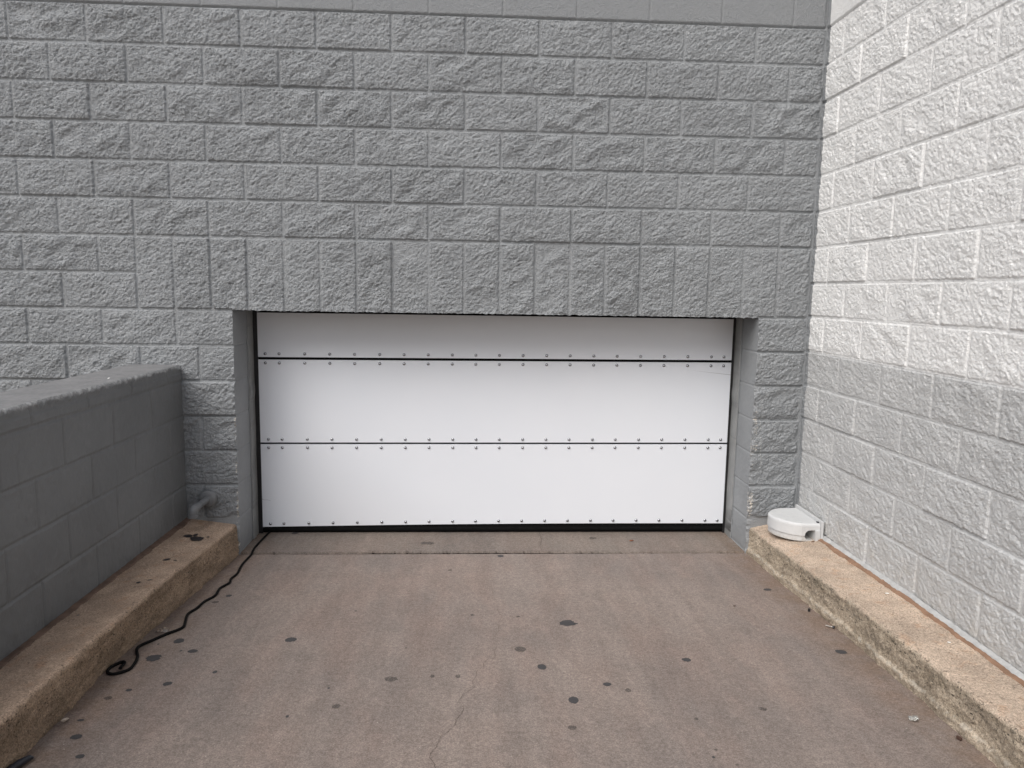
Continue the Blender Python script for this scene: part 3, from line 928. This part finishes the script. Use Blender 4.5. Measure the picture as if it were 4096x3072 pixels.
# steel jambs: thin angles against the reveals, with a dented shoulder near knee height
for ex, sg in ((OX0, 1), (OX1, -1)):
    zs = np.linspace(APZ + .001, OZ - .004, 180)
    offs = []
    for z in zs:
        o1 = .007
        if .66 < z < .78: o1 += .006 * math.sin((z - .66) / .12 * math.pi) ** 2
        if z < .66: o1 += .0015 * math.sin(z * 17)
        offs.append(o1)
    offs = np.array(offs)
    prof = [(0, .245), (1, .247), (1, .29), (.55, .30), (.55, .362)]
    P = np.stack([np.stack([ex + sg * (offs * a + .0008), np.full_like(zs, yv + .0), zs], -1) for a, yv in prof], 0)
    me = np_mesh('jamb', P.reshape(-1, 3), grid_quads(P.shape[0], P.shape[1], flip=(sg > 0)), smooth=False)
    link('steel_jamb', me, M_JAMB, door)
    bm = bmesh.new()
    bm_tube(bm, [(ex + sg * .0025, .243, APZ + .002), (ex + sg * .0025, .243, OZ - .004)], .0022, 6)
    bm_obj('caulk_bead', bm, M_GREY_SM, door)

# ------------------------------------------------------------------ drain pipe
pipe = empty('drain_pipe', (-3.506, 0, .126))
tag(pipe, 'grey painted drain pipe stub with round flange above the left kerb', 'pipe')
M_PIPE = simple_noise('pipe_paint', (.16, .166, .172), .5, .15, 25, .0006)
M_HOLE = mat('pipe_inside', (.02, .02, .02), .9)
bm = bmesh.new(); ex_, ez_ = -3.506, .126
bm_tube(bm, [(ex_, .0, ez_), (ex_, -.022, ez_), (ex_, -.036, ez_)], [.053, .053, .050], 28)
bm_tube(bm, [(ex_, -.036, ez_), (ex_, -.042, ez_), (ex_, -.047, ez_), (ex_, -.049, ez_)], [.050, .046, .036, .026], 28)
bm_obj('flange', bm, M_PIPE, pipe, True)
bm = bmesh.new(); bm_tube(bm, [(ex_, -.02, ez_), (ex_ - .008, -.20, ez_ - .002)], .0185, 20)
bm_obj('pipe_body', bm, M_PIPE, pipe, True)
bm = bmesh.new()
c0 = Vector((ex_ - .0085, -.20, ez_ - .002))
pts = [c0 + Vector((0, .016, 0)), c0]
for a in np.linspace(0, math.pi / 2, 7)[1:]:
    pts.append(c0 + Vector((-.006 * math.sin(a), -.022 * math.sin(a), -.022 * (1 - math.cos(a)))))
pts += [pts[-1] + Vector((-.001, 0, -.02))]
bm_tube(bm, pts, [.0255] * 2 + [.0248] * 6 + [.025], 20)
e_ = pts[-1]
bm_tube(bm, [e_ + Vector((0, 0, .009)), e_ + Vector((0, 0, -.006))], .029, 20)
bm_obj('elbow', bm, M_PIPE, pipe, True)
bm = bmesh.new(); bm_tube(bm, [e_ + Vector((0, 0, -.004)), e_ + Vector((0, 0, -.0068))], .014, 16)
bm_obj('pipe_mouth', bm, M_HOLE, pipe)

# ------------------------------------------------------------------ bait station on the right kerb
BZ = -.012
def station_mat(name, col):
    mt = mat(name, col, .5); N = NT_(mt)
    c = N.mix(N.ramp(N.noise(12, 5, .65), .35, .7), tuple(x * .93 for x in col), col)
    d = N.math('MULTIPLY', N.ramp(N.noise(45, 5, .75), .60, .68), .4)
    c = N.mix(d, c, (.38, .36, .33))
    x, y, z = N.xyz()
    ft = N.math('MULTIPLY', N.ramp(z, BZ, BZ + .035, .55, 0), N.ramp(N.noise(60, 4, .7), .4, .6))
    c = N.mix(ft, c, (.36, .33, .28))
    N.color(c); N.bump(N.noise(300, 2), .0003)
    return mt
M_ST = station_mat('grey_white_plastic', (.57, .58, .58))
station = empty('bait_station', (-.13, -.23, BZ))
tag(station, 'dusty white plastic D-shaped bait box with round entry hole on the pale kerb', 'bait box')
def outline(o=0.0, n=18):
    # plan: flat back near the wall, short straight ends, curved nose to the left
    pts = [(-.032, -.382 + o)]
    pts.append((-.125, -.374 + o))
    nose = [(-.125, -.374), (-.165, -.352), (-.200, -.318), (-.226, -.275), (-.236, -.228), (-.230, -.180), (-.206, -.138), (-.172, -.106), (-.128, -.084)]
    sp = spline([(a, b, 0) for a, b in nose], 5)
    ctr = Vector((-.1, -.23, 0))
    for p in sp[1:]:
        d = (p - ctr).normalized()
        q = p - d * o
        pts.append((q.x, q.y))
    pts.append((-.032, -.078 - o))
    return pts
def prism(bm, levels):
    """levels: list of (inset, z)"""
    rings = [[bm.verts.new((x, y, z)) for x, y in outline(o)] for o, z in levels]
    n = len(rings[0])
    for a, b in zip(rings, rings[1:]):
        for k in range(n): bm.faces.new((a[k], a[(k + 1) % n], b[(k + 1) % n], b[k]))
    bm.faces.new(rings[0][::-1]); bm.faces.new(rings[-1])
def bool_cut(ob, cutter_bm):
    me = bpy.data.meshes.new('cut'); bmesh.ops.recalc_face_normals(cutter_bm, faces=cutter_bm.faces); cutter_bm.to_mesh(me); cutter_bm.free()
    co = bpy.data.objects.new('cut', me); COL.objects.link(co)
    md = ob.modifiers.new('b', 'BOOLEAN'); md.object = co; md.operation = 'DIFFERENCE'; md.solver = 'EXACT'
    dg = bpy.context.evaluated_depsgraph_get(); dg.update()
    new = bpy.data.meshes.new_from_object(ob.evaluated_get(dg))
    ob.modifiers.clear(); ob.data = new
    bpy.data.objects.remove(co); bpy.data.meshes.remove(me)
def hole_cutter(r=.028):
    bm = bmesh.new()
    cxh, czh = -.080, BZ + .034
    pr_ = [(cxh + r * math.cos(a), czh + r * math.sin(a)) for a in np.linspace(math.pi / 2, 3 * math.pi / 2, 20)]
    pr_ += [(cxh + .023, czh - r), (cxh + .023, czh + r)]
    a_ = [bm.verts.new((x, -.45, z)) for x, z in pr_]; b_ = [bm.verts.new((x, -.24, z)) for x, z in pr_]
    n = len(pr_)
    for k in range(n): bm.faces.new((a_[k], a_[(k + 1) % n], b_[(k + 1) % n], b_[k]))
    bm.faces.new(a_); bm.faces.new(b_[::-1])
    return bm
bm = bmesh.new(); prism(bm, [(.007, BZ), (.006, BZ + .004), (.006, BZ + .031)])
base = bm_obj('tray', bm, M_ST, station)
bool_cut(base, hole_cutter())
bm = bmesh.new(); prism(bm, [(.0, BZ + .0315), (.001, BZ + .084), (.003, BZ + .0905), (.0075, BZ + .0945), (.013, BZ + .0962)])
lid = bm_obj('lid', bm, M_ST, station)
bool_cut(lid, hole_cutter())
for ob in (base, lid):
    for p_ in ob.data.polygons: p_.use_smooth = False
bm = bmesh.new(); bm_box(bm, (-.030, -.392, BZ), (-.018, -.072, BZ + .112), .002)
bm_box(bm, (-.0565, -.388, BZ + .001), (-.0315, -.30, BZ + .062), .0012)
bm_obj('back_plate', bm, M_ST, station)
bm = bmesh.new()
for yy_ in (-.355,): bm_box(bm, (-.040, yy_ - .008, BZ + .096), (-.029, yy_ + .008, BZ + .102), .001)
bm_obj('hinge_slot', bm, mat('hinge_shadow', (.05, .05, .06), .6), station)
bm = bmesh.new()
for i in range(3):
    for j in range(2):
        x_ = -.135 + i * .020; y_ = -.255 + j * .028 + i * .004
        bm_box(bm, (x_, y_, BZ + .0962), (x_ + .0205, y_ + .018 + .011 * (j == 0), BZ + .0969 + .00001 * (i + j)), .0003, 1)
0 and bm_box(bm, (-.216, -.262, BZ + .0958), (-.205, -.215, BZ + .0969), .0003, 1)
bm_obj('embossing', bm, M_ST, station)

station.scale = (1.07, 1.07, 1.07); station.location.x -= .010

# ------------------------------------------------------------------ cable
CP = [(-3.262, .42), (-3.271, .364), (-3.278, .20), (-3.28, .074), (-3.272, -.016), (-3.268, -.204), (-3.247, -.351), (-3.252, -.439), (-3.24, -.499), (-3.261, -.581), (-3.25, -.681), (-3.273, -.765),
      (-3.277, -.846), (-3.291, -.922), (-3.267, -1.014), (-3.256, -1.076), (-3.297, -1.143), (-3.33, -1.207), (-3.358, -1.276), (-3.319, -1.364), (-3.305, -1.42),
      (-3.302, -1.468), (-3.319, -1.494), (-3.347, -1.51), (-3.374, -1.492), (-3.381, -1.449), (-3.360, -1.407), (-3.344, -1.420), (-3.333, -1.478)]
cr = .0060
pts = spline([(x, y, 0) for x, y in CP], 7)
for i, p in enumerate(pts):
    p.z = gz(p.x, p.y) + cr + .0005
    if i > len(pts) - 9: p.z += cr * 1.4 * (1 - (len(pts) - 1 - i) / 9.0)
bm = bmesh.new(); bm_tube(bm, pts, cr, 10)
cable = bm_obj('cable', bm, M_CABLE, None, True)
tag(cable, 'black rubber cable snaking from under the door to a small hook by the left kerb', 'cable')

# ------------------------------------------------------------------ litter
def blob(name, loc, size, mt, seed, sub=2, jag=.25, rot=(0, 0, 0)):
    bm = bmesh.new(); bmesh.ops.create_icosphere(bm, subdivisions=sub, radius=1)
    g = random.Random(seed)
    for v in bm.verts:
        v.co *= 1 + g.uniform(-jag, jag)
        v.co = Vector((v.co.x * size[0], v.co.y * size[1], v.co.z * size[2]))
    o = bm_obj(name, bm, mt, None, False); o.location = loc; o.rotation_euler = rot
    return o
z_ = gz(-.243, -1.1)
bolt = empty('bolt', (-.243, -1.1, z_)); 
tag(bolt, 'small metal bolt with dark round head lying against the pale kerb', 'bolt')
bm = bmesh.new(); d0 = Vector((-.262, -1.075, z_ + .0042)); d1 = Vector((-.288, -1.098, z_ + .006)); 
a0 = Vector((-.318, -1.070, z_ + .0045)); a1 = Vector((-.293, -1.094, z_ + .0065))
bm_tube(bm, [a0, a0.lerp(a1, .9)], .0032, 10); bm_obj('shank', bm, simple_noise('dull_steel', (.45, .42, .38), .35, .2, 90, 0, 1), bolt, True)
bm = bmesh.new(); bm_tube(bm, [a0.lerp(a1, .9), a1 + (a1 - a0).normalized() * .004], .0075, 14); bm_obj('bolt_head', bm, simple_noise('dark_steel', (.08, .08, .085), .4, .2, 90, 0, 1), bolt)
bolt.location = Vector((-.305, -1.08, z_))
for ch in bolt.children: ch.matrix_parent_inverse = Matrix.Translation(-bolt.location)
z_ = gz(-.33, -.893)
bm = bmesh.new(); bm_tube(bm, [(-.315, -.893, z_ + .0001), (-.315, -.893, z_ + .004), (-.315, -.8935, z_ + .014), (-.315, -.8935, z_ + .0145)], [.0065, .0062, .0062, .004], 12)
o = bm_obj('plastic_plug', bm, simple_noise('black_plastic', (.02, .02, .02), .4, .2, 90)); tag(o, 'tiny black cylindrical plug standing on the ramp beside the pale kerb', 'plug')
M_CLEAR = mat('crumpled_clear_plastic', (.75, .75, .72), .12); M_CLEAR.node_tree.nodes['Principled BSDF'].inputs['Transmission Weight'].default_value = .75
o = blob('crumpled_film', (-.391, -1.868, gz(-.391, -1.868) + .008), (.019, .013, .008), M_CLEAR, 4, 2, .3); tag(o, 'crumpled clear plastic scrap on the ramp near the pale kerb', 'litter')
# clear plastic shard by the left kerb
z_ = gz(-3.33, -1.11) + .003
bm = bmesh.new()
sh = [(-.030, -.018), (.004, -.026), (.026, -.012), (.022, .016), (-.002, .026), (-.024, .012)]
top = [bm.verts.new((-3.325 + x, -1.105 + y, z_ + .003 + .006 * ((i * 5) % 3) / 2)) for i, (x, y) in enumerate(sh)]
cvt = bm.verts.new((-3.325, -1.105, z_ + .012))
for i in range(6): bm.faces.new((top[i], top[(i + 1) % 6], cvt))
rr_ = bmesh.ops.solidify(bm, geom=bm.faces[:], thickness=.0008)
M_SH = mat('clear_plastic', (.85, .85, .85), .1); M_SH.node_tree.nodes['Principled BSDF'].inputs['Transmission Weight'].default_value = .9
o = bm_obj('plastic_shard', bm, M_SH); tag(o, 'clear plastic shard between the cable and the brown kerb', 'litter')
# pale shell-like leaf wedged at the left kerb
o = blob('dry_leaf', (-3.338, -1.85, gz(-3.338, -1.85) + .013), (.0055, .024, .006), simple_noise('pale_leaf', (.42, .36, .30), .7, .2, 120), 8, 2, .08, (R(-25), R(25), R(-12)))
tag(o, 'pale narrow dried leaf wedged at the foot of the brown kerb', 'leaf')
# small brown leaf on the apron
bm = bmesh.new()
lp = [(-.016, 0), (-.009, .008), (.002, .005), (.012, .011), (.015, .001), (.006, -.006), (-.006, -.008)]
c_ = bm.verts.new((-.96, .195, APZ + .008)); vs = [bm.verts.new((-.96 + x, .195 + y, APZ + .0015 + .004 * (i % 2))) for i, (x, y) in enumerate(lp)]
for i in range(7): bm.faces.new((vs[i], vs[(i + 1) % 7], c_))
o = bm_obj('dry_leaf', bm, simple_noise('rust_leaf', (.16, .055, .025), .8, .3, 100)); tag(o, 'small curled rust-brown leaf on the doorway apron', 'leaf')
# leaf bits by the bait station
bm = bmesh.new()
for q, (lx, ly_) in enumerate([(-.075, -.405), (-.058, -.418)]):
    zc = -.004
    vs = [bm.verts.new((lx + x * .8, ly_ + y * .8, zc - .004 + .0045 * (i % 2))) for i, (x, y) in enumerate(lp)]; c_ = bm.verts.new((lx, ly_, zc + .003))
    for i in range(7): bm.faces.new((vs[i], vs[(i + 1) % 7], c_))
o = bm_obj('leaf_crumbs', bm, simple_noise('dead_leaf', (.10, .05, .03), .8, .3, 100)); tag(o, 'dark crumbled leaf on the kerb in front of the bait box', 'leaf')
# white paint chips on the right kerb
M_CHIP = simple_noise('white_chip', (.75, .73, .68), .7, .1, 80)
def zkR(x, y):
    t = (-x) / .28
    return float(np.interp(-y, -yk, ziR) * (1 - t) + np.interp(-y, -yk, zoR) * t)
for (x, y, w, d, lab) in [(-.085, -1.15, .020, .012, 'flaked white paint chip beside the brown sealant strip'), (-.105, -1.615, .012, .011, 'small round white chip in the middle of the pale kerb')]:
    o = blob('paint_chip', (x, y, zkR(x, y) + .0025), (w / 2, d / 2, .0022), M_CHIP, int(w * 1e4), 2, .3); tag(o, lab, 'paint chip')
# brown pod in the gutter, black scrap at the lower left
o = blob('seed_pod', (-.305, -1.99, gz(-.3, -1.99) + .006), (.008, .012, .006), simple_noise('brown_pod', (.06, .03, .02), .8, .3, 100), 5, 2, .2); tag(o, 'dark brown seed pod in the gutter of the pale kerb', 'seed pod')
bm = bmesh.new()
zz_ = gz(-3.33, -2.11)
bm_tube(bm, [(-3.318, -2.062, zz_ + .006), (-3.322, -2.07, zz_ + .012), (-3.334, -2.10, zz_ + .016), (-3.345, -2.15, zz_ + .018), (-3.35, -2.2, zz_ + .014)], [.004, .009, .012, .012, .01], 14)
o = bm_obj('plastic_scrap', bm, simple_noise('blue_black_plastic', (.012, .014, .022), .4, .2, 60), None, True); tag(o, 'black plastic scrap in the lower left corner against the brown kerb', 'litter')
o = blob('pebble', (-.664, -.827, gz(-.664, -.827) + .003), (.006, .005, .004), simple_noise('brown_stone', (.12, .09, .075), .8, .2, 90), 3, 2, .15); tag(o, 'tiny brown pebble alone on the far right of the ramp', 'pebble')
